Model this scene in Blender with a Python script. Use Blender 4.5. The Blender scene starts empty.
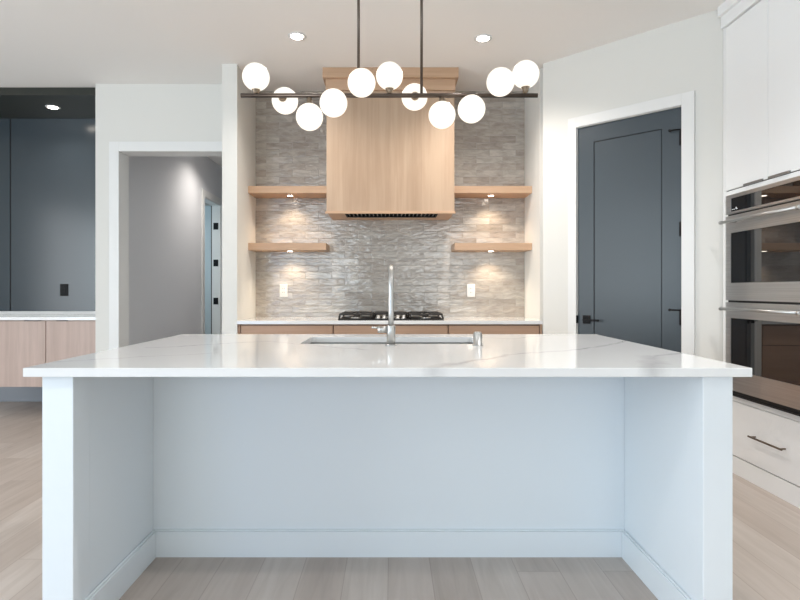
import bpy, bmesh, math, random
from mathutils import Vector, Matrix
random.seed(7)
C = bpy.context.scene.collection
scn = bpy.context.scene
F, VX, VY, HC = 550.0, 391.0, 290.0, 1.166      # focal (px of 800), vanishing point, eye height
CEIL = 3.02

# ------------------------------------------------------------------ camera
cd = bpy.data.cameras.new('camera'); cam = bpy.data.objects.new('camera', cd); C.objects.link(cam)
cd.sensor_width = 36; cd.lens = 36 * F / 800; cd.shift_x = (400 - VX) / 800; cd.shift_y = -(300 - VY) / 800
cd.clip_start = 0.05
cam.location = (0, 0, HC); cam.rotation_euler = (math.pi / 2, 0, 0)
scn.camera = cam
# ------------------------------------------------------------------ world, exposure
w = bpy.data.worlds.new('world'); scn.world = w; w.use_nodes = True
bg = w.node_tree.nodes['Background']; bg.inputs[0].default_value = (0.85, 0.935, 1.0, 1); bg.inputs[1].default_value = 1.78
scn.view_settings.view_transform = 'Standard'; scn.view_settings.look = 'None'
scn.view_settings.gamma = 1; scn.view_settings.use_curve_mapping = False
scn.view_settings.exposure = 0.0
# ------------------------------------------------------------------ daylight at the windows behind the camera
def area(name, loc, target, sx, sy, power, col):
    l = bpy.data.lights.new(name, 'AREA'); l.shape = 'RECTANGLE'; l.size = sx; l.size_y = sy
    l.energy = power; l.color = col
    o = bpy.data.objects.new(name, l); C.objects.link(o); o.location = loc
    o.rotation_euler = (Vector(target) - Vector(loc)).to_track_quat('-Z', 'Y').to_euler()
    return o
DAY = {  # one light per window half: location, looks towards, width, height, power, colour
 'daylight_patio_low_left':  ((-4.15, -4.55, 0.70), (-4.15, 0, 0.70), 2.0, 1.25, 17.1, (0.088, 0.412, 1.0)),
 'daylight_patio_high_left': ((-4.15, -4.55, 2.00), (-4.15, 0, 2.00), 2.0, 1.25, 14.0, (0.071, 0.386, 1.0)),
 'daylight_patio_low_right': ((-2.05, -4.55, 0.70), (-2.05, 0, 0.70), 2.0, 1.25, 12.1, (0.248, 0.587, 1.0)),
 'daylight_patio_high_right':((-2.05, -4.55, 2.00), (-2.05, 0, 2.00), 2.0, 1.25, 36.0, (0.83, 0.95, 1.0)),
 'daylight_rear_window':     ((1.4, -4.55, 1.6), (1.4, 0, 1.6), 1.9, 1.7, 29.5, (0.924, 0.986, 1.0)),
 'daylight_side_near':       ((-5.95, -0.6, 1.5), (0, -0.6, 1.5), 1.7, 2.2, 122.0, (0.80, 0.93, 1.0)),
 'daylight_side_far':        ((-5.95, 1.2, 1.5), (0, 1.2, 1.5), 1.7, 2.2, 51.5, (1.0, 1.0, 1.0)),
}
for k, v in DAY.items(): area(k, *v)
# ------------------------------------------------------------------ materials
def mat(name, col, rough=0.5, metal=0.0, spec=0.5, emit=None, estr=0, coat=0):
    m = bpy.data.materials.new(name); m.use_nodes = True
    b = m.node_tree.nodes['Principled BSDF']
    b.inputs['Base Color'].default_value = (*col, 1); b.inputs['Roughness'].default_value = rough
    b.inputs['Metallic'].default_value = metal; b.inputs['Specular IOR Level'].default_value = spec
    b.inputs['Coat Weight'].default_value = coat
    if emit:
        b.inputs['Emission Color'].default_value = (*emit, 1); b.inputs['Emission Strength'].default_value = estr
    return m
def nt(m):
    t = m.node_tree; return t, t.nodes, t.links, t.nodes['Principled BSDF']
def math_(t, op, a, b=None, c=None):
    n = t.nodes.new('ShaderNodeMath'); n.operation = op
    for i, v in enumerate((a, b, c)):
        if v is None: continue
        if isinstance(v, (int, float)): n.inputs[i].default_value = v
        else: t.links.new(v, n.inputs[i])
    return n.outputs[0]
def noise(t, vec, scale, detail=3, rough=0.5, dist=0):
    n = t.nodes.new('ShaderNodeTexNoise'); n.inputs['Scale'].default_value = scale
    n.inputs['Detail'].default_value = detail; n.inputs['Roughness'].default_value = rough
    n.inputs['Distortion'].default_value = dist
    t.links.new(vec, n.inputs['Vector']); return n.outputs['Fac']
def mapping(t, scale=(1, 1, 1), loc=(0, 0, 0)):
    tc = t.nodes.new('ShaderNodeTexCoord'); mp = t.nodes.new('ShaderNodeMapping')
    mp.inputs['Scale'].default_value = scale; mp.inputs['Location'].default_value = loc
    t.links.new(tc.outputs['Object'], mp.inputs['Vector']); return mp.outputs[0]
def ramp(t, fac, stops):
    r = t.nodes.new('ShaderNodeValToRGB'); e = r.color_ramp.elements
    while len(e) < len(stops): e.new(0.5)
    for i, (p, c) in enumerate(stops): e[i].position = p; e[i].color = (*c, 1)
    t.links.new(fac, r.inputs[0]); return r.outputs[0]
def mixc(t, fac, a, b, mode='MIX'):
    n = t.nodes.new('ShaderNodeMix'); n.data_type = 'RGBA'; n.blend_type = mode
    for s, v in ((n.inputs[0], fac), (n.inputs[6], a), (n.inputs[7], b)):
        if isinstance(v, (int, float)): s.default_value = v
        elif isinstance(v, tuple): s.default_value = (*v, 1)
        else: t.links.new(v, s)
    return n.outputs[2]
def bump(t, h, strength, dist=0.01):
    b = t.nodes.new('ShaderNodeBump'); b.inputs['Strength'].default_value = strength
    b.inputs['Distance'].default_value = dist; t.links.new(h, b.inputs['Height']); return b.outputs[0]

def wood(name, c1, c2, axis, rough=0.45, plank=None):
    """axis = direction of the grain"""
    m = mat(name, c1, rough); t, N, L, B = nt(m)
    sc = [26, 26, 26]; sc['xyz'.index(axis)] = 1.3
    v = mapping(t, tuple(sc))
    n1 = noise(t, v, 1.0, 5, 0.6, 0.6)
    sc2 = [5, 5, 5]; sc2['xyz'.index(axis)] = 0.9
    n2 = noise(t, mapping(t, tuple(sc2), (3, 1, 7)), 1.0, 3, 0.5, 0.3)
    f = math_(t, 'ADD', math_(t, 'MULTIPLY', n1, 0.55), math_(t, 'MULTIPLY', n2, 0.45))
    col = ramp(t, f, [(0.36, c2), (0.62, c1)])
    if plank:
        s = N.new('ShaderNodeSeparateXYZ'); L.new(mapping(t), s.inputs[0])
        k = math_(t, 'FLOOR', math_(t, 'DIVIDE', s.outputs[0], plank))
        wn = N.new('ShaderNodeTexWhiteNoise'); wn.noise_dimensions = '1D'; L.new(k, wn.inputs['W'])
        col = mixc(t, 1.0, col, ramp(t, wn.outputs[0], [(0, (0.93, 0.92, 0.91)), (1, (1.04, 1.04, 1.04))]), 'MULTIPLY')
    L.new(col, B.inputs['Base Color']); L.new(bump(t, n1, 0.08, 0.002), B.inputs['Normal'])
    return m

M = {}
M['wall'] = mat('wall_paint', (0.75, 0.74, 0.70), 0.75, spec=0.3)
M['ceil'] = mat('ceiling_paint', (0.92, 0.90, 0.875), 0.85, spec=0.2)
M['hallwall'] = mat('hall_paint', (0.72, 0.73, 0.75), 0.6, spec=0.4)
M['trim'] = mat('trim_paint', (0.80, 0.80, 0.785), 0.4)
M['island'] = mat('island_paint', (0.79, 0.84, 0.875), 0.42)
M['cab'] = mat('cabinet_paint', (0.93, 0.94, 0.94), 0.38)
M['black_panel'] = mat('charcoal_panel', (0.048, 0.064, 0.077), 0.22)
M['black_paint'] = mat('charcoal_soffit', (0.028, 0.031, 0.025), 0.35)
M['door'] = mat('slate_door_paint', (0.042, 0.057, 0.070), 0.36)
M['groove'] = mat('dark_groove', (0.012, 0.012, 0.013), 0.6)
M['black_metal'] = mat('black_metal', (0.008, 0.008, 0.009), 0.5, spec=0.2)
M['black_iron'] = mat('cast_iron', (0.022, 0.018, 0.015), 0.5)
M['bronze'] = mat('bronze', (0.20, 0.15, 0.11), 0.32, 0.9)
M['bar'] = mat('dark_bronze_bar', (0.11, 0.085, 0.07), 0.3, 0.9)
M['brass'] = mat('nickel_cap', (0.30, 0.24, 0.18), 0.3, 1.0)
M['nickel'] = mat('brushed_nickel', (0.52, 0.52, 0.51), 0.38, 1.0)
M['tabmetal'] = mat('grey_tab_metal', (0.33, 0.32, 0.31), 0.4, 0.8)
M['whiteplastic'] = mat('white_plastic', (0.88, 0.87, 0.85), 0.35)
M['glassdark'] = mat('oven_glass', (0.008, 0.008, 0.009), 0.02, spec=1.0)
M['sink'] = mat('sink_steel', (0.45, 0.45, 0.45), 0.3, 1.0)
M['globe'] = mat('opal_globe', (0.08, 0.08, 0.075), 0.25, emit=(1.0, 0.93, 0.82), estr=1.12)
M['lens'] = mat('lamp_lens', (0.9, 0.9, 0.9), 0.4, emit=(1.0, 0.9, 0.78), estr=22)
M['icons'] = mat('display_icons', (0.8, 0.8, 0.8), 0.4, emit=(0.9, 0.95, 1.0), estr=1.2)
M['oak_v'] = wood('oak_vertical_grain', (0.50, 0.36, 0.25), (0.405, 0.275, 0.182), 'z', plank=0.13)
M['oak_h'] = wood('oak_horizontal_grain', (0.58, 0.385, 0.255), (0.47, 0.30, 0.185), 'x')
M['oak_drawer_dim'] = wood('oak_dim_drawer_grain', (0.56, 0.36, 0.25), (0.44, 0.27, 0.175), 'x')  # darker, pinker copy of the shelf oak; weaker light put into the colour
M['oak_pale'] = wood('pale_pinkish_oak', (0.60, 0.46, 0.40), (0.49, 0.365, 0.31), 'z')

def brushed():
    m = mat('brushed_stainless', (0.50, 0.475, 0.45), 0.30, 1.0); t, N, L, B = nt(m)
    n = noise(t, mapping(t, (30, 1.5, 260)), 1.0, 2)
    L.new(ramp(t, n, [(0.3, (0.56, 0.56, 0.56)), (0.7, (0.68, 0.68, 0.68))]), B.inputs['Base Color'])
    L.new(bump(t, n, 0.03, 0.001), B.inputs['Normal'])
    return m
M['steel'] = brushed()

def floor_mat():
    m = mat('oak_planks', (0.5, 0.43, 0.37), 0.38); t, N, L, B = nt(m)
    s = N.new('ShaderNodeSeparateXYZ'); L.new(mapping(t), s.inputs[0])
    pw = 0.178
    xx = math_(t, 'DIVIDE', math_(t, 'ADD', s.outputs[0], 20 * pw + 0.012), pw)
    k = math_(t, 'FLOOR', xx); fx = math_(t, 'FRACT', xx)
    w1 = N.new('ShaderNodeTexWhiteNoise'); w1.noise_dimensions = '1D'; L.new(k, w1.inputs['W'])
    yy = math_(t, 'ADD', math_(t, 'DIVIDE', s.outputs[1], 1.9), math_(t, 'MULTIPLY', w1.outputs[0], 7.3))
    j = math_(t, 'FLOOR', yy); fy = math_(t, 'FRACT', yy)
    cb = N.new('ShaderNodeCombineXYZ'); L.new(k, cb.inputs[0]); L.new(j, cb.inputs[1])
    w2 = N.new('ShaderNodeTexWhiteNoise'); w2.noise_dimensions = '2D'; L.new(cb.outputs[0], w2.inputs['Vector'])
    # grain, shifted per plank
    off = N.new('ShaderNodeVectorMath'); off.operation = 'MULTIPLY_ADD'
    L.new(w2.outputs['Color'], off.inputs[0]); off.inputs[1].default_value = (40, 40, 0)
    L.new(mapping(t, (24, 1.6, 1)), off.inputs[2])
    g = noise(t, off.outputs[0], 1.0, 5, 0.6, 0.8)
    off2 = N.new('ShaderNodeVectorMath'); off2.operation = 'MULTIPLY_ADD'
    L.new(w2.outputs['Color'], off2.inputs[0]); off2.inputs[1].default_value = (30, 30, 0)
    L.new(mapping(t, (5, 1.1, 1)), off2.inputs[2])
    g2 = noise(t, off2.outputs[0], 1.0, 3, 0.5, 0.5)
    base = ramp(t, w2.outputs['Value'], [(0, (0.445, 0.38, 0.335)), (0.5, (0.475, 0.41, 0.365)), (1, (0.51, 0.45, 0.405))])
    f = math_(t, 'ADD', math_(t, 'MULTIPLY', g, 0.5), math_(t, 'MULTIPLY', g2, 0.5))
    col = mixc(t, 1.0, base, ramp(t, f, [(0.3, (0.82, 0.79, 0.76)), (0.6, (1.08, 1.08, 1.08))]), 'MULTIPLY')
    # knots
    vo = N.new('ShaderNodeTexVoronoi'); vo.inputs['Scale'].default_value = 1.0; L.new(mapping(t, (5.5, 2.3, 1)), vo.inputs['Vector'])
    kn = ramp(t, vo.outputs['Distance'], [(0.02, (0.62, 0.58, 0.55)), (0.09, (1, 1, 1))])
    col = mixc(t, 0.8, col, kn, 'MULTIPLY')
    e1 = math_(t, 'MINIMUM', fx, math_(t, 'SUBTRACT', 1.0, fx)); e1 = math_(t, 'MULTIPLY', e1, pw)
    e2 = math_(t, 'MINIMUM', fy, math_(t, 'SUBTRACT', 1.0, fy)); e2 = math_(t, 'MULTIPLY', e2, 1.9)
    e = math_(t, 'MINIMUM', e1, e2)
    seam = ramp(t, math_(t, 'DIVIDE', e, 0.004), [(0.2, (0.78, 0.75, 0.73)), (0.7, (1, 1, 1))])
    col = mixc(t, 1.0, col, seam, 'MULTIPLY')
    L.new(col, B.inputs['Base Color']); L.new(bump(t, g, 0.06, 0.002), B.inputs['Normal'])
    return m
M['floor'] = floor_mat()

def tile_mat():
    m = mat('glazed_grey_brick_tile', (0.4, 0.37, 0.34), 0.12, spec=0.85); t, N, L, B = nt(m)
    s = N.new('ShaderNodeSeparateXYZ'); L.new(mapping(t), s.inputs[0])
    W, H = 0.245, 0.0635
    zz = math_(t, 'DIVIDE', s.outputs[2], H); r = math_(t, 'FLOOR', zz); fz = math_(t, 'FRACT', zz)
    par = math_(t, 'MULTIPLY', math_(t, 'MODULO', r, 2.0), 0.5)
    xx = math_(t, 'ADD', math_(t, 'ADD', math_(t, 'DIVIDE', s.outputs[0], W), 30.25), par)
    k = math_(t, 'FLOOR', xx); fx = math_(t, 'FRACT', xx)
    cb = N.new('ShaderNodeCombineXYZ'); L.new(k, cb.inputs[0]); L.new(r, cb.inputs[1])
    wn = N.new('ShaderNodeTexWhiteNoise'); wn.noise_dimensions = '2D'; L.new(cb.outputs[0], wn.inputs['Vector'])
    ex = math_(t, 'MULTIPLY', math_(t, 'MINIMUM', fx, math_(t, 'SUBTRACT', 1.0, fx)), W)
    ez = math_(t, 'MULTIPLY', math_(t, 'MINIMUM', fz, math_(t, 'SUBTRACT', 1.0, fz)), H)
    e = math_(t, 'MINIMUM', ex, ez)
    base = ramp(t, wn.outputs['Value'], [(0, (0.39, 0.345, 0.30)), (0.35, (0.425, 0.38, 0.335)), (0.7, (0.455, 0.415, 0.37)), (1, (0.50, 0.465, 0.42))])
    off = N.new('ShaderNodeVectorMath'); off.operation = 'MULTIPLY_ADD'
    L.new(wn.outputs['Color'], off.inputs[0]); off.inputs[1].default_value = (20, 20, 20)
    L.new(mapping(t, (8, 8, 26)), off.inputs[2])
    st = noise(t, off.outputs[0], 1.0, 4, 0.6, 0.7)
    col = mixc(t, 1.0, base, ramp(t, st, [(0.3, (0.74, 0.73, 0.72)), (0.65, (1.14, 1.14, 1.14))]), 'MULTIPLY')
    gm = ramp(t, math_(t, 'DIVIDE', e, 0.004), [(0.25, (0, 0, 0)), (0.5, (1, 1, 1))])
    col = mixc(t, gm, (0.36, 0.33, 0.30), col)
    L.new(col, B.inputs['Base Color'])
    L.new(math_(t, 'SUBTRACT', 0.6, math_(t, 'MULTIPLY', gm, 0.51)), B.inputs['Roughness'])
    # wavy hand-made glaze: each tile tilts a little and undulates
    sx = N.new('ShaderNodeSeparateXYZ'); L.new(wn.outputs['Color'], sx.inputs[0])
    tilt = math_(t, 'ADD', math_(t, 'MULTIPLY', math_(t, 'MULTIPLY', math_(t, 'SUBTRACT', sx.outputs[0], 0.5), fx), W * 0.020),
                 math_(t, 'MULTIPLY', math_(t, 'MULTIPLY', math_(t, 'SUBTRACT', sx.outputs[1], 0.5), fz), H * 0.05))
    und = noise(t, mapping(t, (14, 14, 34)), 1.0, 2, 0.5, 0.3)
    edge = math_(t, 'MINIMUM', math_(t, 'DIVIDE', e, 0.006), 1.0)
    h = math_(t, 'ADD', math_(t, 'ADD', tilt, math_(t, 'MULTIPLY', und, 0.0042)), math_(t, 'MULTIPLY', edge, 0.0004))
    L.new(bump(t, h, 1.0, 1.0), B.inputs['Normal'])
    return m
M['tile'] = tile_mat()

def quartz(name, veins):
    m = mat(name, (0.80, 0.80, 0.795), 0.07, spec=0.55); t, N, L, B = nt(m)
    vec = mapping(t); s = N.new('ShaderNodeSeparateXYZ'); L.new(vec, s.inputs[0])
    nz = noise(t, vec, 4.0, 5, 0.65, 0.6); nz2 = noise(t, mapping(t, (1, 1, 1), (5, 3, 1)), 9.0, 4, 0.6)
    amp = noise(t, mapping(t, (1, 1, 1), (9, 2, 4)), 3.0, 3, 0.6)
    dx = math_(t, 'MULTIPLY', math_(t, 'SUBTRACT', nz, 0.5), 0.16)
    dy = math_(t, 'MULTIPLY', math_(t, 'SUBTRACT', nz2, 0.5), 0.10)
    X = math_(t, 'ADD', s.outputs[0], dx); Y = math_(t, 'ADD', s.outputs[1], dy)
    tot = None
    for (x0, y0, x1, y1, wd, k) in veins:
        ax, ay = x1 - x0, y1 - y0; ll = ax * ax + ay * ay
        px = math_(t, 'SUBTRACT', X, x0); py = math_(t, 'SUBTRACT', Y, y0)
        h = math_(t, 'DIVIDE', math_(t, 'ADD', math_(t, 'MULTIPLY', px, ax), math_(t, 'MULTIPLY', py, ay)), ll)
        h = math_(t, 'MINIMUM', math_(t, 'MAXIMUM', h, 0.0), 1.0)
        ex = math_(t, 'SUBTRACT', px, math_(t, 'MULTIPLY', h, ax)); ey = math_(t, 'SUBTRACT', py, math_(t, 'MULTIPLY', h, ay))
        d = math_(t, 'SQRT', math_(t, 'ADD', math_(t, 'MULTIPLY', ex, ex), math_(t, 'MULTIPLY', ey, ey)))
        v = math_(t, 'MULTIPLY', math_(t, 'MAXIMUM', math_(t, 'SUBTRACT', 1.0, math_(t, 'DIVIDE', d, wd)), 0.0), k)
        tot = v if tot is None else math_(t, 'MAXIMUM', tot, v)
    tot = math_(t, 'MULTIPLY', tot, math_(t, 'MULTIPLY', amp, 1.9))
    cl = math_(t, 'MAXIMUM', math_(t, 'SUBTRACT', noise(t, mapping(t, (1, 1, 1), (2, 8, 0)), 1.7, 4, 0.6), 0.45), 0.0)
    tot = math_(t, 'MINIMUM', math_(t, 'ADD', tot, math_(t, 'MULTIPLY', cl, 0.25)), 1.0)
    L.new(mixc(t, tot, (0.80, 0.80, 0.795), (0.40, 0.40, 0.40)), B.inputs['Base Color'])
    return m
# veins are laid out in metres from the middle of the island's front edge
V = [(0.12, 0.0, 0.20, 0.10, 0.05, 0.6), (0.12, 0.0, 0.46, 0.36, 0.022, 0.6), (0.46, 0.36, 0.79, 0.55, 0.018, 0.6), (0.79, 0.55, 1.2, 0.97, 0.018, 0.6),
     (0.86, 0.0, 0.98, 0.30, 0.05, 0.5), (0.98, 0.30, 1.2, 0.45, 0.02, 0.5), (-1.05, 0.62, -0.62, 0.93, 0.014, 0.6),
     (-0.62, 0.93, -0.1, 0.55, 0.012, 0.5), (-1.2, 0.15, -0.7, 0.42, 0.012, 0.35), (0.3, 1.3, 0.62, 1.05, 0.016, 0.5), (0.62, 1.05, 0.95, 1.37, 0.014, 0.5)]
M['quartz'] = quartz('veined_white_quartz', V)
M['quartz_plain'] = quartz('white_quartz', [(-0.9, 0.1, -0.3, 0.5, 0.01, 0.4), (0.2, 0.3, 0.9, 0.1, 0.01, 0.4)])

# ------------------------------------------------------------------ helpers
def box(bm, x0, x1, y0, y1, z0, z1, bev=0.0, mtx=None):
    vs = [bm.verts.new(Vector((x, y, z)) if mtx is None else mtx @ Vector((x, y, z))) for x in (x0, x1) for y in (y0, y1) for z in (z0, z1)]
    fs = [bm.faces.new([vs[i] for i in q]) for q in ((0, 1, 3, 2), (4, 6, 7, 5), (0, 4, 5, 1), (2, 3, 7, 6), (0, 2, 6, 4), (1, 5, 7, 3))]
    if bev > 0:
        es = {e for f in fs for e in f.edges}
        bmesh.ops.bevel(bm, geom=list(es), offset=bev, segments=2, profile=0.5, affect='EDGES')
def tube(bm, pts, r, seg=20, caps=True):
    pts = [Vector(p) for p in pts]; rings = []
    rr = r if isinstance(r, (list, tuple)) else [r] * len(pts)
    up = None
    for i, p in enumerate(pts):
        d = (pts[min(i + 1, len(pts) - 1)] - pts[max(i - 1, 0)]).normalized()
        if up is None:
            up = Vector((0, 0, 1)) if abs(d.z) < 0.9 else Vector((1, 0, 0))
        a = d.cross(up).normalized(); b = a.cross(d).normalized(); up = b
        rings.append([bm.verts.new(p + (a * math.cos(2 * math.pi * k / seg) + b * math.sin(2 * math.pi * k / seg)) * rr[i]) for k in range(seg)])
    for q, s in zip(rings, rings[1:]):
        for k in range(seg):
            f = bm.faces.new((q[k], q[(k + 1) % seg], s[(k + 1) % seg], s[k])); f.smooth = True
    if caps:
        bm.faces.new(rings[0][::-1]); bm.faces.new(rings[-1])
def lathe(bm, base, axis, prof, seg=28):
    """prof = [(r, h)...] along axis from base"""
    base = Vector(base); ax = Vector(axis).normalized()
    up = Vector((0, 0, 1)) if abs(ax.z) < 0.9 else Vector((1, 0, 0))
    a = ax.cross(up).normalized(); b = a.cross(ax).normalized(); rings = []
    for r, h in prof:
        rings.append([bm.verts.new(base + ax * h + (a * math.cos(2 * math.pi * k / seg) + b * math.sin(2 * math.pi * k / seg)) * r) for k in range(seg)])
    for q, s in zip(rings, rings[1:]):
        for k in range(seg):
            bm.faces.new((q[k], q[(k + 1) % seg], s[(k + 1) % seg], s[k])).smooth = True
    bm.faces.new(rings[0][::-1]); bm.faces.new(rings[-1])
def root_loc(p):
    v = Vector((0, 0, 0))
    while p: v += p.location; p = p.parent
    return v
def obj(name, bm, m, parent=None, smooth=False):
    """meshes are drawn in room coordinates, then stored relative to their parent"""
    off = root_loc(parent)
    bmesh.ops.translate(bm, verts=bm.verts, vec=-off)
    bmesh.ops.recalc_face_normals(bm, faces=bm.faces)
    me = bpy.data.meshes.new(name); bm.to_mesh(me); bm.free()
    me.materials.append(m)
    o = bpy.data.objects.new(name, me); C.objects.link(o); o.parent = parent
    if smooth:
        for p in me.polygons: p.use_smooth = True
    return o
def B(name, m, parent, *dims, bev=0.0, mtx=None):
    bm = bmesh.new()
    for d in dims: box(bm, *d, bev=bev, mtx=mtx)
    return obj(name, bm, m, parent)
def T(name, m, parent, pts, r, seg=20):
    bm = bmesh.new(); tube(bm, pts, r, seg); return obj(name, bm, m, parent)
def LA(name, m, parent, base, axis, prof, seg=28):
    bm = bmesh.new(); lathe(bm, base, axis, prof, seg); return obj(name, bm, m, parent)
def thing(name, label, cat, loc=(0, 0, 0), group=None):
    o = bpy.data.objects.new(name, None); C.objects.link(o); o.location = loc; o.empty_display_size = 0.1
    o['label'] = label; o['category'] = cat
    if group: o['group'] = group
    return o
def tag(o, label, cat, group=None):
    o['label'] = label; o['category'] = cat
    if group: o['group'] = group
    return o
def dup(root, loc, label, group=None):
    r = root.copy(); C.objects.link(r); r.location = loc; r['label'] = label
    if group: r['group'] = group
    for ch in list(root.children):
        c = ch.copy(); C.objects.link(c); c.parent = r
        for g in ch.children:
            d = g.copy(); C.objects.link(d); d.parent = c
    return r
def ST(name, m, *dims, bev=0.0, mtx=None, parent=None):
    o = B(name, m, parent, *dims, bev=bev, mtx=mtx); o['kind'] = 'structure'; return o
def spot(name, loc, power, angle, col=(1, 0.86, 0.70), r=0.03, blend=0.6, parent=None):
    l = bpy.data.lights.new(name, 'SPOT'); l.energy = power; l.spot_size = math.radians(angle); l.spot_blend = blend
    l.color = col; l.shadow_soft_size = r
    o = bpy.data.objects.new(name, l); C.objects.link(o); o.location = Vector(loc) - root_loc(parent); o.parent = parent
    return o

# ------------------------------------------------------------------ the setting
NL, NR, NF, NB = -1.262, 1.246, 4.51, 5.13            # cooking niche
YW = 4.95                                             # wall with the hall doorway
ST('floor', M['floor'], (-6.1, 3.1, -4.7, 11.0, -0.06, 0))
ST('ceiling', M['ceil'], (-6.1, 3.1, -4.7, 11.0, CEIL, CEIL + 0.06))
ST('wall_niche_back', M['tile'], (NL, NR, NB, NB + 0.12, 0, CEIL))
ST('wall_niche_left', M['wall'], (-1.385, NL, NF, NB + 0.12, 0, CEIL))
ax0, ay0, ax1, ay1 = NR, NF, 2.182, 3.615             # the angled pantry wall
ul = math.hypot(ax1 - ax0, ay1 - ay0); ux, uy = (ax1 - ax0) / ul, (ay1 - ay0) / ul
nx, ny = uy, -ux                                      # towards the kitchen
if nx * (0 - ax0) + ny * (0 - ay0) < 0: nx, ny = -nx, -ny
ANG = Matrix(((ux, nx, 0, ax0), (uy, ny, 0, ay0), (0, 0, 1, 0), (0, 0, 0, 1)))
def U(px):
    a = (px - VX) / F
    return (a * ay0 - ax0) / (ux - a * uy)
def UZ(px, y):                                        # height of an image point on the angled wall
    u = U(px); return HC + (VY - y) * (ay0 + u * uy) / F
d0, d1, DT = U(578), U(680.8), 2.428
ST('wall_niche_right', M['wall'], (NR, NR + 0.12, NF + 0.09, NB + 0.12, 0, CEIL))
ST('wall_angled', M['wall'], (0, d0 - 0.004, -0.12, 0, 0, CEIL), (d1 + 0.004, ul, -0.12, 0, 0, CEIL),
   (d0 - 0.004, d1 + 0.004, -0.12, 0, DT + 0.004, CEIL), mtx=ANG)
ST('wall_pantry_return', M['wall'], (2.182, 3.0, 3.62, 3.74, 0, CEIL))
ST('wall_right', M['wall'], (2.86, 2.98, -4.6, 3.62, 0, CEIL))
DX0, DX1, DZ = -2.442, -1.50, 2.41                    # hall doorway
ST('wall_back', M['wall'], (-2.66, DX0 - 0.012, YW, YW + 0.17, 0, CEIL), (DX1 + 0.012, -1.385, YW, YW + 0.17, 0, CEIL),
   (DX0 - 0.012, DX1 + 0.012, YW, YW + 0.17, DZ + 0.012, CEIL))
ST('wall_back_left', M['wall'], (-6.0, -5.0, 5.03, 5.15, 0, CEIL))
ST('wall_nook_side', M['wall'], (-2.66, -2.555, YW + 0.17, 7.0, 0, CEIL))
ST('wall_nook_back', M['wall'], (-5.0, -2.66, 5.76, 5.88, 0, CEIL))
# hall beyond the doorway
HX = -2.555
ST('wall_hall_left', M['hallwall'], (HX - 0.115, HX, 7.0, 7.50, 0, CEIL), (HX - 0.115, HX, 8.24, 10.4, 0, CEIL), (HX - 0.115, HX, 7.50, 8.24, 2.44, CEIL))
ST('wall_hall_lining', M['hallwall'], (HX, HX + 0.004, YW + 0.17, 7.0, 0, CEIL))
ST('wall_hall_right', M['hallwall'], (-1.385, -1.30, 5.26, 10.4, 0, CEIL))
ST('wall_hall_end', M['hallwall'], (-2.7, -1.3, 10.4, 10.5, 0, CEIL))
ST('wall_side_room', M['wall'], (-4.6, -2.67, 8.9, 9.0, 0, CEIL), (-4.7, -4.6, 5.9, 9.0, 0, CEIL))
# room behind the camera, with its windows
ST('wall_left', M['wall'], (-6.02, -5.9, -4.6, -1.5, 0, CEIL), (-6.02, -5.9, 2.1, 5.03, 0, CEIL),
   (-6.02, -5.9, -1.5, 2.1, 0, 0.35), (-6.02, -5.9, -1.5, 2.1, 2.65, CEIL))
ST('wall_front', M['wall'], (-5.9, -5.2, -4.62, -4.5, 0, CEIL), (-1.0, 0.4, -4.62, -4.5, 0, CEIL), (2.4, 2.86, -4.62, -4.5, 0, CEIL),
   (-5.2, -1.0, -4.62, -4.5, 2.65, CEIL), (-5.2, -1.0, -4.62, -4.5, 0, 0.05), (0.4, 2.4, -4.62, -4.5, 0, 0.7), (0.4, 2.4, -4.62, -4.5, 2.5, CEIL))
def window(n, axis, a0, a1, z0, z1, at, div):
    dims = []
    fr = 0.05
    def add(u0, u1, w0, w1):
        dims.append((u0, u1, at, at + 0.05, w0, w1) if axis == 'x' else (at, at + 0.05, u0, u1, w0, w1))
    add(a0, a1, z0, z0 + fr); add(a0, a1, z1 - fr, z1); add(a0, a0 + fr, z0, z1); add(a1 - fr, a1, z0, z1)
    for k in range(1, div):
        c = a0 + (a1 - a0) * k / div; add(c - 0.03, c + 0.03, z0, z1)
    o = B('window_%d' % n, M['trim'], None, *dims); o['kind'] = 'structure'
window(1, 'x', -5.2, -1.0, 0.05, 2.65, -4.54, 4)
window(2, 'x', 0.4, 2.4, 0.7, 2.5, -4.54, 2)
window(3, 'y', -1.5, 2.1, 0.35, 2.65, -5.96, 3)

# casings
cw = 0.088
ST('trim_1', M['trim'], (DX0 - cw, DX0, YW - 0.018, YW, 0, DZ + cw), (DX1, DX1 + cw, YW - 0.018, YW, 0, DZ + cw), (DX0, DX1, YW - 0.018, YW, DZ, DZ + cw), bev=0.002)
ST('trim_2', M['trim'], (DX0 - 0.012, DX0, YW, YW + 0.175, 0, DZ), (DX1, DX1 + 0.012, YW, YW + 0.175, 0, DZ), (DX0, DX1, YW, YW + 0.175, DZ, DZ + 0.012))
ST('trim_3', M['trim'], (d0 - cw + 0.012, d0 - 0.008, 0, 0.018, 0, DT + cw), (d1 + 0.008, d1 + cw, 0, 0.018, 0, DT + cw), (d0 - 0.008, d1 + 0.008, 0, 0.018, DT + 0.008, DT + cw), bev=0.002, mtx=ANG)
ST('trim_4', M['trim'], (HX, HX + 0.018, 7.41, 7.50, 0, 2.53), (HX, HX + 0.018, 8.24, 8.33, 0, 2.53), (HX, HX + 0.018, 7.50, 8.24, 2.44, 2.53), bev=0.002)
ST('trim_5', M['trim'], (HX - 0.125, HX, 8.228, 8.24, 0, 2.44), (HX - 0.125, HX, 7.50, 7.512, 0, 2.44), (HX - 0.125, HX, 7.512, 8.228, 2.428, 2.44))
ST('baseboard_left', M['trim'], (-2.66, DX0 - cw, YW - 0.014, YW, 0, 0.13), bev=0.003)
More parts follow.
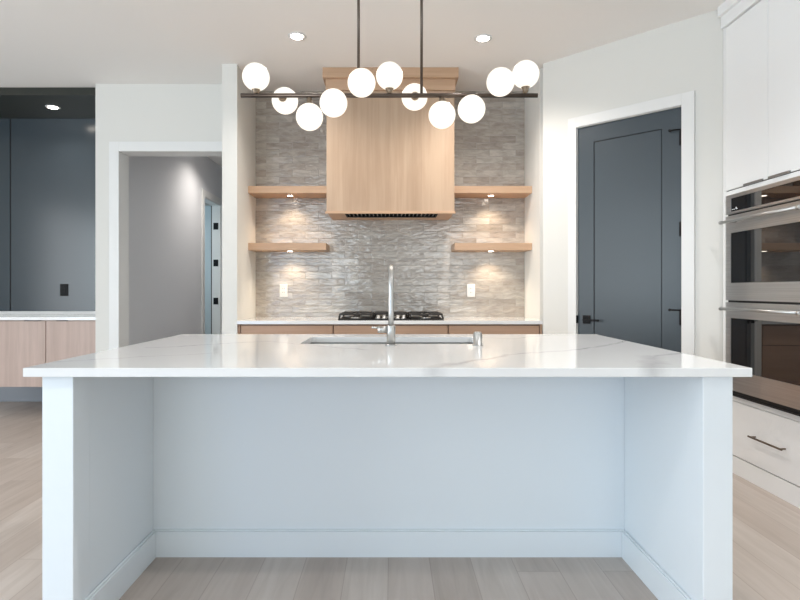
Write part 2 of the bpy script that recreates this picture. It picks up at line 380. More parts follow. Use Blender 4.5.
ST('baseboard_angled', M['trim'], (0.01, d0 - cw + 0.008, 0, 0.014, 0, 0.13), (d1 + cw + 0.004, ul - 0.01, 0, 0.014, 0, 0.13), bev=0.003, mtx=ANG)
ST('baseboard_nook', mat('shade_grey_plinth', (0.30, 0.32, 0.35), 0.5), (-5.0, -2.66, 5.742, 5.76, 0, 0.25), bev=0.003)  # shade below the floating cabinets put into a darker grey colour
ST('baseboard_hall', M['trim'], (HX + 0.004, HX + 0.018, YW + 0.18, 7.0, 0, 0.13), (HX, HX + 0.014, 7.0, 7.40, 0, 0.13), bev=0.003)

# pantry door (slate grey, single recessed panel)
DY = -0.006
door = ST('door_1', M['door'], (d0, d1, DY - 0.035, DY - 0.008, 0.01, DT), mtx=ANG)
pl, pr, pt = U(593.3), U(661.8), UZ(593.3, 141.5)
bm = bmesh.new()
for q in ((d0, pl, 0.01, DT), (pr, d1, 0.01, DT), (pl, pr, pt, DT), (pl, pr, 0.01, 0.2)):
    box(bm, q[0], q[1], DY - 0.008, DY, q[2], q[3], 0.0, ANG)
fr = obj('door_frame', bm, M['door'], door)
g = 0.006
bm = bmesh.new(); box(bm, pl + g, pr - g, DY - 0.008, DY - 0.003, 0.2 + g, pt - g, 0.001, ANG); obj('door_panel', bm, M['door'], door)
bm = bmesh.new()
for q in ((pl, pl + g, 0.2, pt), (pr - g, pr, 0.2, pt), (pl, pr, pt - g, pt)):
    box(bm, q[0], q[1], DY - 0.008, DY - 0.0072, q[2], q[3], 0, ANG)
obj('panel_groove', bm, M['groove'], door)
def ap(u, n, z): return ANG @ Vector((u, n, z))
hz = [UZ(680, 138), UZ(680, 229), UZ(680, 318), 0.28]
for i, z in enumerate(hz):
    bm = bmesh.new(); tube(bm, [ap(d1 + 0.004, 0.006, z - 0.05), ap(d1 + 0.004, 0.006, z + 0.05)], 0.008, 12)
    box(bm, d1 - 0.012, d1 + 0.002, DY, DY + 0.003, z - 0.05, z + 0.05, 0, ANG)
    h = obj('hinge', bm, M['black_metal'], door)
    if i in (0, 2):
        bm = bmesh.new(); tube(bm, [ap(d1 + 0.004, 0.01, z + 0.055), ap(d1 - 0.035, 0.035, z + 0.055), ap(d1 - 0.065, 0.032, z + 0.055)], 0.005, 10)
        lathe(bm, ap(d1 - 0.062, 0.032, z + 0.055), (-nx, -ny, 0), [(0.009, -0.004), (0.009, 0.014)], 14)
        obj('hinge_stop', bm, M['black_metal'], h)
hu, hzz = U(586.5), UZ(586.5, 319.5)
bm = bmesh.new(); box(bm, hu - 0.030, hu + 0.030, DY, DY + 0.010, hzz - 0.032, hzz + 0.032, 0.003, ANG)
hd = obj('handle_rosette', bm, M['black_metal'], door)
bm = bmesh.new(); tube(bm, [ap(hu, DY + 0.008, hzz), ap(hu, 0.05, hzz)], 0.009, 14)
box(bm, hu - 0.008, hu + 0.115, 0.044, 0.058, hzz - 0.010, hzz + 0.006, 0.003, ANG); obj('door_lever', bm, M['black_metal'], hd)
bm = bmesh.new(); box(bm, d0 - 0.008, d0 + 0.0, -0.004, 0.019, hzz - 0.03, hzz + 0.03, 0.001, ANG)
obj('strike_plate', bm, M['black_metal'], door)
# side-room door standing open behind the hall
door2 = ST('door_2', mat('pale_blue_grey_door', (0.50, 0.58, 0.62), 0.4), (-3.38, -2.70, 8.245, 8.28, 0.01, 2.43))
for z in (2.12, 1.57, 1.0, 0.3):
    B('hinge', M['black_metal'], door2, (HX - 0.10, HX - 0.03, 8.222, 8.2285, z - 0.05, z + 0.05))
B('door_edge_gap', M['groove'], door2, (-2.70, -2.672, 8.25, 8.275, 0.01, 2.43))
area('daylight_side_room', (-3.6, 7.2, 1.9), (-2.9, 8.2, 1.4), 0.8, 1.4, 12, (0.70, 0.90, 1.0))

# ------------------------------------------------------------------ kitchen island
IX0, IX1, IY0, IY1 = -1.190, 1.168, 1.776, 3.14
LZ = 1.800                                          # front of the end panels
island = thing('kitchen_island', 'long white painted kitchen island with an open knee space facing the camera', 'kitchen island', (0, 2.45, 0))
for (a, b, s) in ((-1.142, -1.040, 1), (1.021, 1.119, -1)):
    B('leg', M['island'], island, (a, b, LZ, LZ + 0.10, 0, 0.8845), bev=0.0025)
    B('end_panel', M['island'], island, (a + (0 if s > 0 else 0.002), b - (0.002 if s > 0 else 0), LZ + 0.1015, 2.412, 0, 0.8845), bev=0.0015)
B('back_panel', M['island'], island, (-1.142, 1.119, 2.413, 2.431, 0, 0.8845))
B('cabinet_body', M['island'], island, (-1.142, -0.47, 2.432, 3.06, 0.10, 0.8845), (0.47, 1.119, 2.432, 3.06, 0.10, 0.8845),
  (-0.469, 0.469, 2.432, 2.45, 0.10, 0.8845), (-0.469, 0.469, 3.04, 3.06, 0.10, 0.8845), (-0.469, 0.469, 2.451, 3.039, 0.10, 0.13))
B('toe_kick', M['island'], island, (-1.142, 1.119, 2.50, 2.99, 0, 0.0995))
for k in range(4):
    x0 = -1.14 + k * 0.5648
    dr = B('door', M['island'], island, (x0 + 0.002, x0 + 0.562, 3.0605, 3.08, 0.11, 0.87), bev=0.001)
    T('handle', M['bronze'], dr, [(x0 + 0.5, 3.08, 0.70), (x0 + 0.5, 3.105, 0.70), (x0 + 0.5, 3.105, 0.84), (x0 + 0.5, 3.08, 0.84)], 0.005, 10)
def skirt(x0, y0, x1, y1, inward):
    bm = bmesh.new()
    xa, xb = min(x0, x1), max(x0, x1); ya, yb = min(y0, y1), max(y0, y1)
    def row(t0, z0, z1):
        if inward[0] == 0: box(bm, xa, xb, ya - t0, ya, z0, z1, 0.0015)
        elif inward[0] > 0: box(bm, xa, xa + t0, ya, yb, z0, z1, 0.0015)
        else: box(bm, xa - t0, xa, ya, yb, z0, z1, 0.0015)
    row(0.016, 0, 0.112); row(0.010, 0.1125, 0.118)
    obj('baseboard', bm, M['island'], island)
skirt(-1.040, 2.4125, 1.021, 2.4125, (0, -1))
skirt(-1.0398, LZ + 0.006, -1.0398, 2.395, (1, 0))
skirt(1.0208, LZ + 0.006, 1.0208, 2.395, (-1, 0))

# island worktop with its sink cut-out
SX0, SX1, SY0, SY1 = -0.428, 0.434, 2.575, 2.955
loc = Vector((0, IY0, 0.885))
bm = bmesh.new()
def slab_hole(bm, x0, x1, y0, y1, z0, z1, hx0, hx1, hy0, hy1, r=0.025):
    def rr(ax, bx, ay, by, rad, n=5):
        pts = []
        for cx, cy, a0 in ((bx - rad, by - rad, 0), (ax + rad, by - rad, 90), (ax + rad, ay + rad, 180), (bx - rad, ay + rad, 270)):
            for i in range(n + 1):
                a = math.radians(a0 + 90 * i / n); pts.append((cx + rad * math.cos(a), cy + rad * math.sin(a)))
        return pts
    out = rr(x0, x1, y0, y1, 0.003); inn = rr(hx0, hx1, hy0, hy1, r)
    n = len(out)
    V4 = {}
    for key, pts, z in (('ot', out, z1), ('ob', out, z0), ('it', inn, z1), ('ib', inn, z0)):
        V4[key] = [bm.verts.new((px, py, z)) for px, py in pts]
    for k in range(n):
        j = (k + 1) % n
        for a, b in (('ot', 'it'), ('ob', 'ib'), ('ot', 'ob'), ('it', 'ib')):
            bm.faces.new((V4[a][k], V4[a][j], V4[b][j], V4[b][k]))
slab_hole(bm, IX0, IX1, IY0, IY1, 0.885, 0.914, SX0, SX1, SY0, SY1)
bmesh.ops.translate(bm, verts=bm.verts, vec=-loc)
top = obj('island_countertop', bm, M['quartz']); top.location = loc
tag(top, 'large white quartz worktop with grey veins lying on the island', 'countertop')
mod = top.modifiers.new('bevel', 'BEVEL'); mod.width = 0.0015; mod.segments = 2; mod.limit_method = 'ANGLE'

sk = thing('undermount_sink', 'rectangular undermount sink set in the island worktop behind the tall tap', 'sink', ((SX0 + SX1) / 2, (SY0 + SY1) / 2, 0.66))
t_ = 0.004; o_ = 0.004; zt = 0.8842
B('basin', M['sink'], sk, (SX0 - o_ - t_, SX0 - o_, SY0 - o_, SY1 + o_, 0.66, zt), (SX1 + o_, SX1 + o_ + t_, SY0 - o_, SY1 + o_, 0.66, zt),
  (SX0 - o_ - t_, SX1 + o_ + t_, SY0 - o_ - t_, SY0 - o_, 0.66, zt), (SX0 - o_ - t_, SX1 + o_ + t_, SY1 + o_, SY1 + o_ + t_, 0.66, zt),
  (SX0 - o_ - t_, SX1 + o_ + t_, SY0 - o_ - t_, SY1 + o_ + t_, 0.656, 0.66))
LA('drain', M['nickel'], sk, (0, 2.80, 0.660), (0, 0, 1), [(0.045, 0), (0.045, 0.003), (0.03, 0.004), (0.03, 0.002)])

fx, fy, fz = 0.0, 2.505, 0.914
fc = thing('kitchen_faucet', 'tall slim brushed nickel tap standing on the island, spout turned away', 'faucet', (fx, fy, fz))
LA('base_flange', M['nickel'], fc, (fx, fy, fz), (0, 0, 1), [(0.0275, 0), (0.0275, 0.004), (0.022, 0.006)])
LA('body', M['nickel'], fc, (fx, fy, fz + 0.006), (0, 0, 1), [(0.0200, 0), (0.0200, 0.081), (0.0185, 0.084), (0.0125, 0.086)])
pts = [(fx, fy, fz + 0.092)] + [(fx, fy, fz + h) for h in (0.15, 0.22, 0.255)]
for i in range(1, 17):
    a = math.pi * i / 16
    pts.append((fx, fy + 0.105 - 0.105 * math.cos(a), fz + 0.255 + 0.105 * math.sin(a)))
pts.append((fx, fy + 0.21, fz + 0.22))
T('spout', M['nickel'], fc, pts, 0.0122, 20)
T('spray_head', M['nickel'], fc, [(fx, fy + 0.21, fz + 0.219), (fx, fy + 0.21, fz + 0.205), (fx, fy + 0.21, fz + 0.15), (fx, fy + 0.21, fz + 0.13)], [0.0125, 0.0155, 0.0155, 0.013], 20)
hn = T('handle', M['nickel'], fc, [(fx - 0.0190, fy, fz + 0.072), (fx - 0.060, fy, fz + 0.072)], 0.0155, 20)
B('handle_joint', M['bronze'], hn, (fx - 0.0465, fx - 0.0445, fy - 0.0153, fy + 0.0153, fz + 0.0562, fz + 0.0878), bev=0.0)
T('lever', M['nickel'], hn, [(fx - 0.059, fy, fz + 0.080), (fx - 0.088, fy, fz + 0.082)], 0.0050, 12)

ag = thing('air_gap_cap', 'short cylindrical brushed nickel cap on the worktop right of the sink', 'faucet fitting', (0.394, 2.50, 0.914))
LA('cap', M['nickel'], ag, (0.394, 2.50, 0.914), (0, 0, 1), [(0.0235, 0), (0.0235, 0.003), (0.0195, 0.004), (0.0195, 0.056), (0.0175, 0.059)])
LA('cap_top', M['nickel'], ag, (0.394, 2.50, 0.9732), (0, 0, 1), [(0.016, 0), (0.014, 0.003)])
B('slot', M['groove'], ag, (0.4125, 0.4137, 2.494, 2.506, 0.945, 0.963))

# ------------------------------------------------------------------ range wall: cabinets, worktop, cooktop
FZ = 4.535
units = [(NL + 0.022, -0.478, 'left-hand oak drawer cabinet under the range worktop, beside the niche wall'),
         (-0.474, 0.470, 'middle oak drawer cabinet directly below the gas cooktop'),
         (0.474, NR - 0.022, 'right-hand oak drawer cabinet under the range worktop, next to the angled wall')]
for x0, x1, lab in units:
    cbn = thing('base_cabinet', lab, 'cabinet', ((x0 + x1) / 2, 4.83, 0), 'oak drawer cabinets of the range wall')
    B('body', M['oak_drawer_dim'], cbn, (x0 - 0.001, x1 + 0.001, FZ + 0.021, 5.125, 0.10, 0.8845))
    B('toe_kick', M['groove'], cbn, (x0, x1, FZ + 0.09, 5.12, 0, 0.0995))
    for z0, z1 in ((0.71, 0.873), (0.41, 0.706), (0.11, 0.406)):
        B('drawer', M['oak_drawer_dim'], cbn, (x0 + 0.003, x1 - 0.003, FZ, FZ + 0.02, z0, z1), bev=0.001)
        B('finger_rail', M['groove'], cbn, (x0, x1, FZ + 0.012, FZ + 0.0208, z1, z1 + 0.004))
for x0, x1, lab in ((NL + 0.0005, NL + 0.0195, 'slim oak filler strip against the left niche wall'), (NR - 0.0195, NR - 0.0005, 'slim oak filler strip against the right niche wall')):
    tag(B('filler_strip', M['oak_drawer_dim'], None, (x0, x1, FZ, FZ + 0.04, 0.10, 0.884)), lab, 'filler strip')
ct = B('range_countertop', M['quartz_plain'], None, (NL + 0.0005, NR - 0.0005, NF - 0.0, NB - 0.001, 0.885, 0.914), bev=0.0015)
tag(ct, 'white quartz worktop along the tiled range wall, below the gas cooktop', 'countertop')

ck = thing('gas_cooktop', 'wide black gas cooktop with cast iron grates in the range worktop', 'cooktop', (0, 4.84, 0.914))
CX0, CX1, CY0, CY1 = -0.444, 0.444, 4.60, 5.08
B('tray', M['black_metal'], ck, (CX0, CX1, CY0, CY1, 0.9142, 0.922), bev=0.003)
for (x0, x1) in ((-0.436, -0.155), (-0.150, 0.150), (0.155, 0.436)):
    bm = bmesh.new(); zt2 = 0.968
    y0, y1 = (CY0 + 0.02, CY1 - 0.015)
    if x0 == -0.150: y0 += 0.13
    for y in (y0, y1):
        box(bm, x0 + 0.012, x1 - 0.012, y, y + 0.014, zt2 - 0.014, zt2, 0.003)
    for x in (x0, x1 - 0.014):
        box(bm, x, x + 0.014, y0 + 0.008, y1 + 0.006, zt2 - 0.014, zt2, 0.003)
        for y in (y0 + 0.002, y1): # splayed feet
            tube(bm, [(x + 0.007, y + 0.007, zt2 - 0.01), (x + 0.007 + (-0.010 if x == x0 and x0 < -0.4 else (0.010 if x != x0 and x1 > 0.4 else 0)), y + 0.007, 0.9225)], 0.008, 8)
    n = 5
    for k in range(1, n):
        yy = y0 + (y1 - y0) * k / n
        box(bm, x0 + 0.01, x0 + (x1 - x0) * 0.36, yy, yy + 0.010, zt2 - 0.012, zt2, 0.002)
        box(bm, x1 - (x1 - x0) * 0.36, x1 - 0.01, yy, yy + 0.010, zt2 - 0.012, zt2, 0.002)
    xm = (x0 + x1) / 2
    box(bm, xm - 0.005, xm + 0.005, y0 + 0.01, y0 + (y1 - y0) * 0.32, zt2 - 0.012, zt2, 0.002)
    box(bm, xm - 0.005, xm + 0.005, y1 - (y1 - y0) * 0.32, y1, zt2 - 0.012, zt2, 0.002)
    obj('grate', bm, M['black_iron'], ck)
for (x, y, r) in ((-0.30, 4.72, 0.040), (-0.30, 4.96, 0.036), (0.30, 4.72, 0.036), (0.30, 4.96, 0.040), (0.0, 4.90, 0.055)):
    b_ = LA('burner', M['nickel'], ck, (x, y, 0.922), (0, 0, 1), [(r + 0.008, 0), (r + 0.006, 0.008), (r, 0.012)], 24)
    LA('burner_cap', M['black_iron'], b_, (x, y, 0.934), (0, 0, 1), [(r, 0), (r, 0.006), (r - 0.006, 0.009)], 24)
for x in (-0.110, -0.058, 0.0, 0.058, 0.108):
    LA('knob', M['nickel'], ck, (x, 4.655 + (0.02 if abs(x) < 0.09 else 0), 0.922), (0, 0, 1), [(0.022, 0), (0.022, 0.006), (0.016, 0.010), (0.0145, 0.030), (0.013, 0.032)], 20)

# outlets
def outlet(x, y, z, lab, mm, name='wall_outlet', wd=0.037, hg=0.060):
    o = thing(name, lab, 'outlet', (x, y, z))
    B('cover_plate', mm, o, (x - wd, x + wd, y - 0.006, y - 0.0005, z - hg, z + hg), bev=0.002)
    B('receptacle', mm, o, (x - 0.017, x + 0.017, y - 0.0085, y - 0.006, z - 0.034, z + 0.034), bev=0.001)
    for dx in (-0.007, 0.007):
        for dz in (-0.018, 0.018):
            B('socket_slot', M['groove'], o, (x + dx - 0.0015, x + dx + 0.0015, y - 0.0088, y - 0.0085, z + dz - 0.005, z + dz + 0.005))
outlet(-1.001, NB, 1.162, 'white wall outlet on the grey tile left of the cooktop', M['whiteplastic'])
outlet(0.746, NB, 1.162, 'white wall outlet on the grey tile right of the cooktop', M['whiteplastic'])

# floating shelves with puck lights
def shelf(x0, x1, z0, z1, lx, lab):
    s = thing('floating_shelf', lab, 'shelf', ((x0 + x1) / 2, NB, z0), 'oak floating shelves in the range niche')
    B('board', M['oak_h'], s, (x0, x1, 4.854, NB - 0.001, z0, z1), bev=0.0015)
    p = LA('puck_light', M['nickel'], s, (lx, 4.985, z0), (0, 0, -1), [(0.030, 0), (0.030, 0.002), (0.025, 0.0025)], 24)
    LA('lens', M['lens'], p, (lx, 4.985, z0 - 0.0025), (0, 0, -1), [(0.024, 0), (0.022, 0.001)], 24)
    spot('shelf_spot', (lx, 4.985, z0 - 0.012), 9, 125, (1, 0.80, 0.58), 0.02, 0.8, s)
HL, HR = -0.544, 0.535
shelf(NL + 0.0005, HL - 0.0012, 2.022, 2.084, -0.915, 'oak floating shelf left of the hood, the upper of its pair')
shelf(NL + 0.0005, -0.573, 1.519, 1.581, -0.915, 'oak floating shelf left of the hood, the lower of its pair')
shelf(HR + 0.0012, NR - 0.0005, 2.022, 2.084, 0.905, 'oak floating shelf right of the hood, the upper of its pair')
shelf(0.562, NR - 0.0005, 1.519, 1.581, 0.905, 'oak floating shelf right of the hood, the lower of its pair')

# range hood
hood = thing('range_hood', 'boxy oak range hood with a stepped crown above the cooktop', 'range hood', (0, NB, 1.816))
HF = 4.64; hb = 1.822
B('front_panel', M['oak_v'], hood, (HL, HR, HF, HF + 0.018, hb, 2.80), bev=0.0012)
B('side_panel', M['oak_v'], hood, (HL, HL + 0.018, HF + 0.0185, NB - 0.001, hb, 2.96))
B('side_panel', M['oak_v'], hood, (HR - 0.018, HR, HF + 0.0185, NB - 0.001, hb, 2.96))
i0, i1, j0, j1 = -0.397, 0.405, 4.662, 4.95
B('bottom_frame', M['oak_h'], hood, (HL + 0.002, i0, HF + 0.018, NB - 0.001, hb - 0.004, hb + 0.02), (i1, HR - 0.002, HF + 0.018, NB - 0.001, hb - 0.004, hb + 0.02),
  (i0, i1, j1, NB - 0.001, hb - 0.004, hb + 0.02))
B('bottom_trim', M['oak_h'], hood, (HL - 0.009, HR + 0.009, HF - 0.009, HF + 0.016, hb - 0.012, hb + 0.010), bev=0.002)
B('crown_lower', M['oak_h'], hood, (HL - 0.004, HR + 0.006, HF - 0.028, NB - 0.001, 2.845, 2.935), bev=0.0015)
B('crown_upper', M['oak_h'], hood, (HL - 0.026, HR + 0.028, HF - 0.065, NB - 0.001, 2.935, CEIL - 0.0005), bev=0.0015)
B('front_panel_cap', M['oak_v'], hood, (HL, HR, HF, HF + 0.018, 2.80, 2.845))
ins = B('filter_housing', M['black_metal'], hood, (i0 + 0.001, i1 - 0.001, j0 - 0.003, j1 - 0.001, hb + 0.04, hb + 0.05), (i0 + 0.001, i1 - 0.001, j1 - 0.012, j1 - 0.001, hb - 0.004, hb + 0.04),
        (i0 + 0.001, i0 + 0.01, j0, j1 - 0.012, hb - 0.004, hb + 0.04), (i1 - 0.01, i1 - 0.001, j0, j1 - 0.012, hb - 0.004, hb + 0.04))
dims = []
nb = 22
for k in range(nb):
    x = i0 + 0.03 + (i1 - i0 - 0.06) * k / (nb - 1)
    dims.append((x - 0.0045, x + 0.0045, j0 + 0.012, j1 - 0.02, hb + 0.006, hb + 0.012))
B('baffle_filter', mat('baffle_steel', (0.30, 0.28, 0.26), 0.35, 0.9), ins, *dims)

# ------------------------------------------------------------------ pendant fixture
BY, BZ = 2.45, HC + (VY - 95.5) * 2.45 / F
fxr = thing('globe_chandelier', 'linear chandelier with eleven glowing opal globes hung over the island', 'chandelier', (-0.005, BY, BZ))
bx0, bx1 = (241 - VX) * BY / F, (537.5 - VX) * BY / F
T('crossbar', M['bar'], fxr, [(bx0, BY, BZ), (bx1, BY, BZ)], 0.0098, 20)
for px in (358.5, 421.5):
    x = (px - VX) * BY / F
    T('rod', M['bar'], fxr, [(x, BY, BZ + 0.009), (x, BY, CEIL - 0.025)], 0.0062, 14)
B('ceiling_canopy', M['bar'], fxr, (-0.24, 0.23, BY - 0.05, BY + 0.05, CEIL - 0.025, CEIL - 0.0005), bev=0.003)
GR, GD0 = 0.0600, 0.088
globes = [(256, 77, 'u'), (285, 101, 'b'), (309.5, 117, 'd'), (333.5, 103, 'f'), (361.5, 83, 'f'), (389.5, 76, 'u'), (414.5, 97, 'b'), (442, 115, 'd'), (471.5, 109, 'f'), (500.5, 82, 'f'), (525.5, 74.5, 'u')]
for (px, py, kd) in globes:
    GD = GD0 if kd not in 'ud' else abs(VY - py - (BZ - HC) * F / BY) * BY / F
    if kd == 'u': dy, dz = 0, 1
    elif kd == 'd': dy, dz = 0, -1
    else:
        s_ = -1 if kd == 'f' else 1
        best = None
        for q in range(-80, 81):
            a = math.radians(q); Y = BY + s_ * GD * math.cos(a); Z = BZ + GD * math.sin(a)
            e = abs(VY - (Z - HC) * F / Y - py)
            if best is None or e < best[0]: best = (e, a)
        dy, dz = s_ * math.cos(best[1]), math.sin(best[1])
    d = Vector((0, dy, dz)); Y = BY + GD * dy
    x = (px - VX) * Y / F
    c = Vector((x, BY, BZ)) + d * GD
    bm = bmesh.new(); bmesh.ops.create_uvsphere(bm, u_segments=40, v_segments=24, radius=GR, matrix=Matrix.Translation(c))
    gl = obj('globe', bm, M['globe'], fxr, smooth=True)
    LA('globe_cap', M['brass'], gl, Vector((x, BY, BZ)) + d * 0.008, d, [(0.0075, 0), (0.0075, 0.003), (0.0125, 0.006), (0.0125, GD - GR - 0.016), (0.014, GD - GR - 0.013), (0.0195, GD - GR - 0.004), (0.0200, GD - GR + 0.003), (0.0185, GD - GR + 0.0055)], 24)

# ------------------------------------------------------------------ recessed lights
def can(px, py, zc, power, lab, extra=None):
    if extra: x, y = extra
    else:
        y = (zc - HC) * F / (VY - py); x = (px - VX) * y / F
    c = thing('recessed_light', lab, 'ceiling light', (x, y, zc))
    bm = bmesh.new(); lathe(bm, (x, y, zc - 0.0005), (0, 0, -1), [(0.066, 0), (0.066, 0.003), (0.055, 0.006), (0.046, 0.004)], 32)
    obj('trim_ring', bm, M['trim'], c)
    LA('lens', M['lens'], c, (x, y, zc - 0.0055), (0, 0, -1), [(0.044, 0), (0.042, 0.003)], 32)
    spot('downlight', (x, y, zc - 0.02), power, 140, (1, 0.93, 0.86), 0.045, 0.9, c)
can(297, 36, CEIL, 72, 'round recessed downlight in the white ceiling left of the chandelier')
can(483, 38, CEIL, 116, 'round recessed downlight in the white ceiling right of the chandelier')
can(53, 107, 2.958, 18, 'recessed downlight in the black soffit above the bar nook')
can(0, 0, CEIL, 72, 'recessed downlight in the hall ceiling beyond the open doorway', (-2.05, 7.0))

for x, y, e in ((-3.2, 2.6, 26), (-0.7, 0.6, 62), (1.6, 1.6, 115)):  # unseen ceiling spots without fixtures, added to brighten the room
    spot('added_fill_spot', (x, y, CEIL - 0.02), e, 140, (1, 0.98, 0.97), 0.05, 0.9)
# ------------------------------------------------------------------ oven tower
FX = 2.18
tw = thing('oven_cabinet', 'tall white cabinet tower holding the double oven', 'cabinet', (2.5, 3.17, 0))
TY0, TY1 = 2.73, 3.610
OY0, OY1, OX = 2.760, 3.518, 2.140
B('body', M['cab'], tw, (FX, 2.855, TY1 - 0.02, TY1, 0, 2.93), (FX, 2.855, TY0, TY0 + 0.02, 0, 2.93), (2.845, 2.855, TY0 + 0.02, TY1 - 0.02, 0.1, 2.93),
  (FX, 2.845, TY0 + 0.02, TY1 - 0.02, 1.775, 1.803), (FX + 0.02, 2.845, TY0 + 0.02, TY1 - 0.02, 2.90, 2.93), (FX, 2.845, TY0 + 0.02, TY1 - 0.02, 0.462, 0.498))
B('face_stile', M['cab'], tw, (FX, FX + 0.02, OY1 - 0.02, TY1 - 0.02, 0.498, 1.775))
B('face_stile', M['cab'], tw, (FX, FX + 0.02, TY0 + 0.02, OY0 + 0.02, 0.498, 1.775))
B('plinth', M['cab'], tw, (FX, FX + 0.02, TY0 + 0.02, TY1 - 0.02, 0, 0.110))
B('shadow_gap', M['groove'], tw, (FX + 0.012, FX + 0.03, TY0 + 0.02, TY1 - 0.02, 0.11, 0.462))
B('shadow_gap', M['groove'], tw, (FX + 0.012, FX + 0.03, TY0 + 0.02, TY1 - 0.02, 1.803, 2.90))
dr = B('drawer', M['cab'], tw, (FX, FX + 0.011, TY0 + 0.004, TY1 - 0.022, 0.116, 0.459), bev=0.0015)
T('handle', M['bronze'], dr, [(FX, 3.29, 0.287), (FX - 0.032, 3.29, 0.287)], 0.0045, 12)
T('handle', M['bronze'], dr, [(FX, 3.04, 0.287), (FX - 0.032, 3.04, 0.287)], 0.0045, 12)
B('handle_bar', M['bronze'], dr, (FX - 0.038, FX - 0.028, 3.022, 3.308, 0.282, 0.292), bev=0.002)
for (y0, y1, t0, t1) in ((3.184, TY1 - 0.022, 3.22, 3.387), (TY0 + 0.004, 3.180, 3.00, 3.165)):
    dd = B('door', M['cab'], tw, (FX, FX + 0.011, y0, y1, 1.810, 2.872), bev=0.0015)
    B('tab_pull', M['tabmetal'], dd, (FX - 0.012, FX, t0, t1, 1.806, 1.818), (FX - 0.002, FX + 0.0, t0, t1, 1.805, 1.819))
B('crown_molding', M['cab'], tw, (2.142, 2.855, TY0 - 0.02, TY1 + 0.0, 2.955, CEIL - 0.0005), (2.163, 2.855, TY0 - 0.01, TY1, 2.877, 2.955), bev=0.002)

ov = thing('double_oven', 'stainless steel double wall oven built into the white cabinet tower', 'oven', (2.45, 3.145, 0.5))
B('housing', M['groove'], ov, (FX + 0.021, 2.80, OY0 + 0.025, OY1 - 0.025, 0.50, 1.770))
B('trim_frame', M['steel'], ov, (OX + 0.018, FX - 0.0005, OY0, OY1, 0.535, 1.765))
B('vent', M['groove'], ov, (OX + 0.012, FX - 0.0005, OY0, OY1, 0.500, 0.5345))
B('door_gap', M['groove'], ov, (OX + 0.0165, OX + 0.0178, OY0 + 0.002, OY1 - 0.002, 1.086, 1.104))
B('door_gap', M['groove'], ov, (OX + 0.0165, OX + 0.0178, OY0 + 0.002, OY1 - 0.002, 1.632, 1.647))
B('vent_louver', M['black_metal'], ov, (OX + 0.006, OX + 0.016, OY0 + 0.01, OY1 - 0.01, 0.514, 0.519))
def frame(x0, x1, y0, y1, z0, z1, a, b, c, d):       # ring of four bars around y a..b, z c..d
    return [(x0, x1, y0, y1, z0, c), (x0, x1, y0, y1, d, z1), (x0, x1, y0, a, c, d), (x0, x1, b, y1, c, d)]
GY0, GY1 = OY0 + 0.050, OY1 - 0.055
cp = B('control_panel', M['steel'], ov, *frame(OX, OX + 0.018, OY0, OY1, 1.643, 1.765, GY0 - 0.012, GY1, 1.658, 1.742))
B('panel_glass', M['glassdark'], cp, (OX + 0.002, OX + 0.016, GY0 - 0.012, GY1, 1.658, 1.742))
B('display_icons', M['icons'], cp, *[(OX + 0.0012, OX + 0.002, y - w_, y + w_, 1.669, 1.669 + h_) for y, w_, h_ in
   ((GY1 - 0.012, 0.0016, 0.004), (GY1 - 0.026, 0.0016, 0.003), (GY1 - 0.034, 0.0016, 0.003), (GY1 - 0.050, 0.0020, 0.012), (GY1 - 0.062, 0.0016, 0.004))])
for (z0, z1, g0, g1, hz_) in ((1.101, 1.634, 1.211, 1.524, 1.590), (0.537, 1.088, 0.664, 0.990, 1.048)):
    dd = B('oven_door', M['steel'], ov, *frame(OX, OX + 0.018, OY0, OY1, z0, z1, GY0, GY1, g0, g1))
    B('door_glass', M['glassdark'], dd, (OX + 0.002, OX + 0.016, GY0, GY1, g0, g1))
    B('glass_edge', M['nickel'], dd, *frame(OX - 0.0008, OX + 0.004, GY0 - 0.003, GY1 + 0.003, g0 - 0.003, g1 + 0.003, GY0, GY1, g0, g1))
    hn = T('handle', M['nickel'], dd, [(OX - 0.058, OY1 - 0.055, hz_), (OX - 0.058, OY0 + 0.055, hz_)], 0.0100, 20)
    for y in (OY1 - 0.10, OY0 + 0.10):
        T('handle_post', M['nickel'], hn, [(OX, y, hz_), (OX - 0.050, y, hz_)], 0.009, 14)
    for y, s_ in ((OY1 - 0.056, 1), (OY0 + 0.056, -1)):
        LA('end_cap', M['nickel'], hn, (OX - 0.058, y, hz_), (0, s_, 0), [(0.0120, 0), (0.0128, 0.006), (0.0128, 0.014), (0.010, 0.018)], 20)

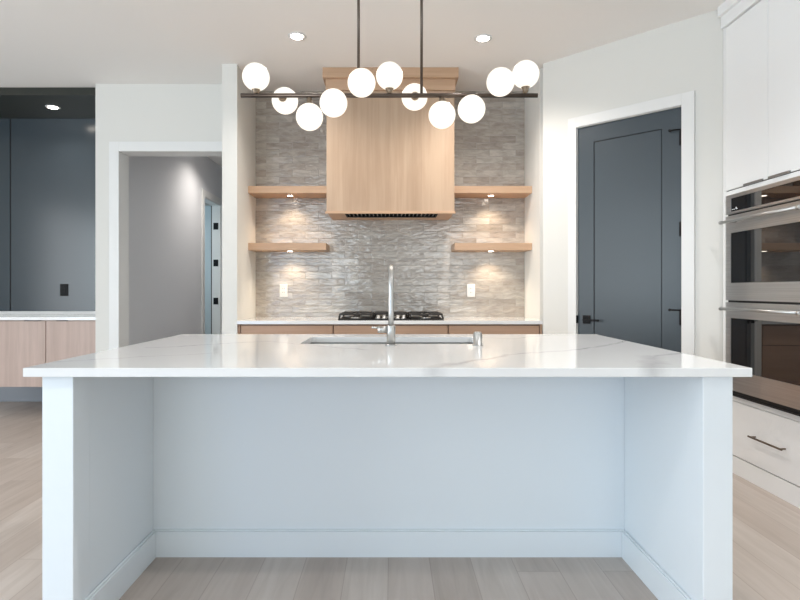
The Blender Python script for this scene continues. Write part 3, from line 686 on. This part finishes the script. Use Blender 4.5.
# ------------------------------------------------------------------ bar nook on the left
PB = 5.755
tag(B('wall_panel', M['black_panel'], None, (-3.965, -2.662, PB - 0.014, PB, 0.945, 2.957), bev=0.001), 'tall charcoal wall panel behind the bar nook, carrying the black outlet', 'wall panel')
tag(B('wall_panel', M['black_panel'], None, (-5.0, -3.980, PB - 0.014, PB, 0.945, 2.957), bev=0.001), 'charcoal wall panel left of the seam, at the photo edge', 'wall panel')
tag(B('panel_reveal', M['groove'], None, (-3.980, -3.965, PB - 0.006, PB, 0.945, 2.957)), 'thin black reveal strip between the two charcoal wall panels', 'reveal strip')
sf = B('nook_soffit', M['black_paint'], None, (-5.0, -2.662, 5.034, PB, 2.958, CEIL - 0.0005))
tag(sf, 'black painted soffit box over the bar nook', 'soffit')
B('soffit_trim', M['black_paint'], sf, (-5.0, -2.662, 5.032, 5.18, 2.950, 2.958), bev=0.001)
ST('trim_6', M['trim'], (-5.0, -2.662, 5.74, PB, 0.9145, 0.944))
tag(B('nook_countertop', M['quartz_plain'], None, (-5.0, -2.662, 5.135, 5.739, 0.884, 0.914), bev=0.0015), 'thin white quartz worktop of the bar nook on pale oak cabinets', 'countertop')
for x0, x1, lab, tb in ((-3.232, -2.664, 'pale oak floating cabinet door section on the right of the bar nook', (-3.13, -3.03)),
                        (-3.802, -3.236, 'pale oak floating cabinet at the left photo edge of the bar nook', (-3.43, -3.28)),
                        ):
    n_ = thing('floating_cabinet', lab, 'cabinet', ((x0 + x1) / 2, 5.45, 0.256), 'floating cabinets of the bar nook')
    B('body', M['oak_pale'], n_, (x0, x1, 5.172, 5.744, 0.256, 0.8835))
    dd = B('door', M['oak_pale'], n_, (x0 + 0.0015, x1 - 0.0015, 5.152, 5.171, 0.258, 0.876), bev=0.001)
    B('edge_pull', M['black_metal'], dd, (tb[0], tb[1], 5.140, 5.16, 0.876, 0.880))
outlet(-3.41, PB - 0.0138, 1.166, 'black wall outlet on the charcoal panel of the bar nook', M['black_metal'], wd=0.042, hg=0.063)
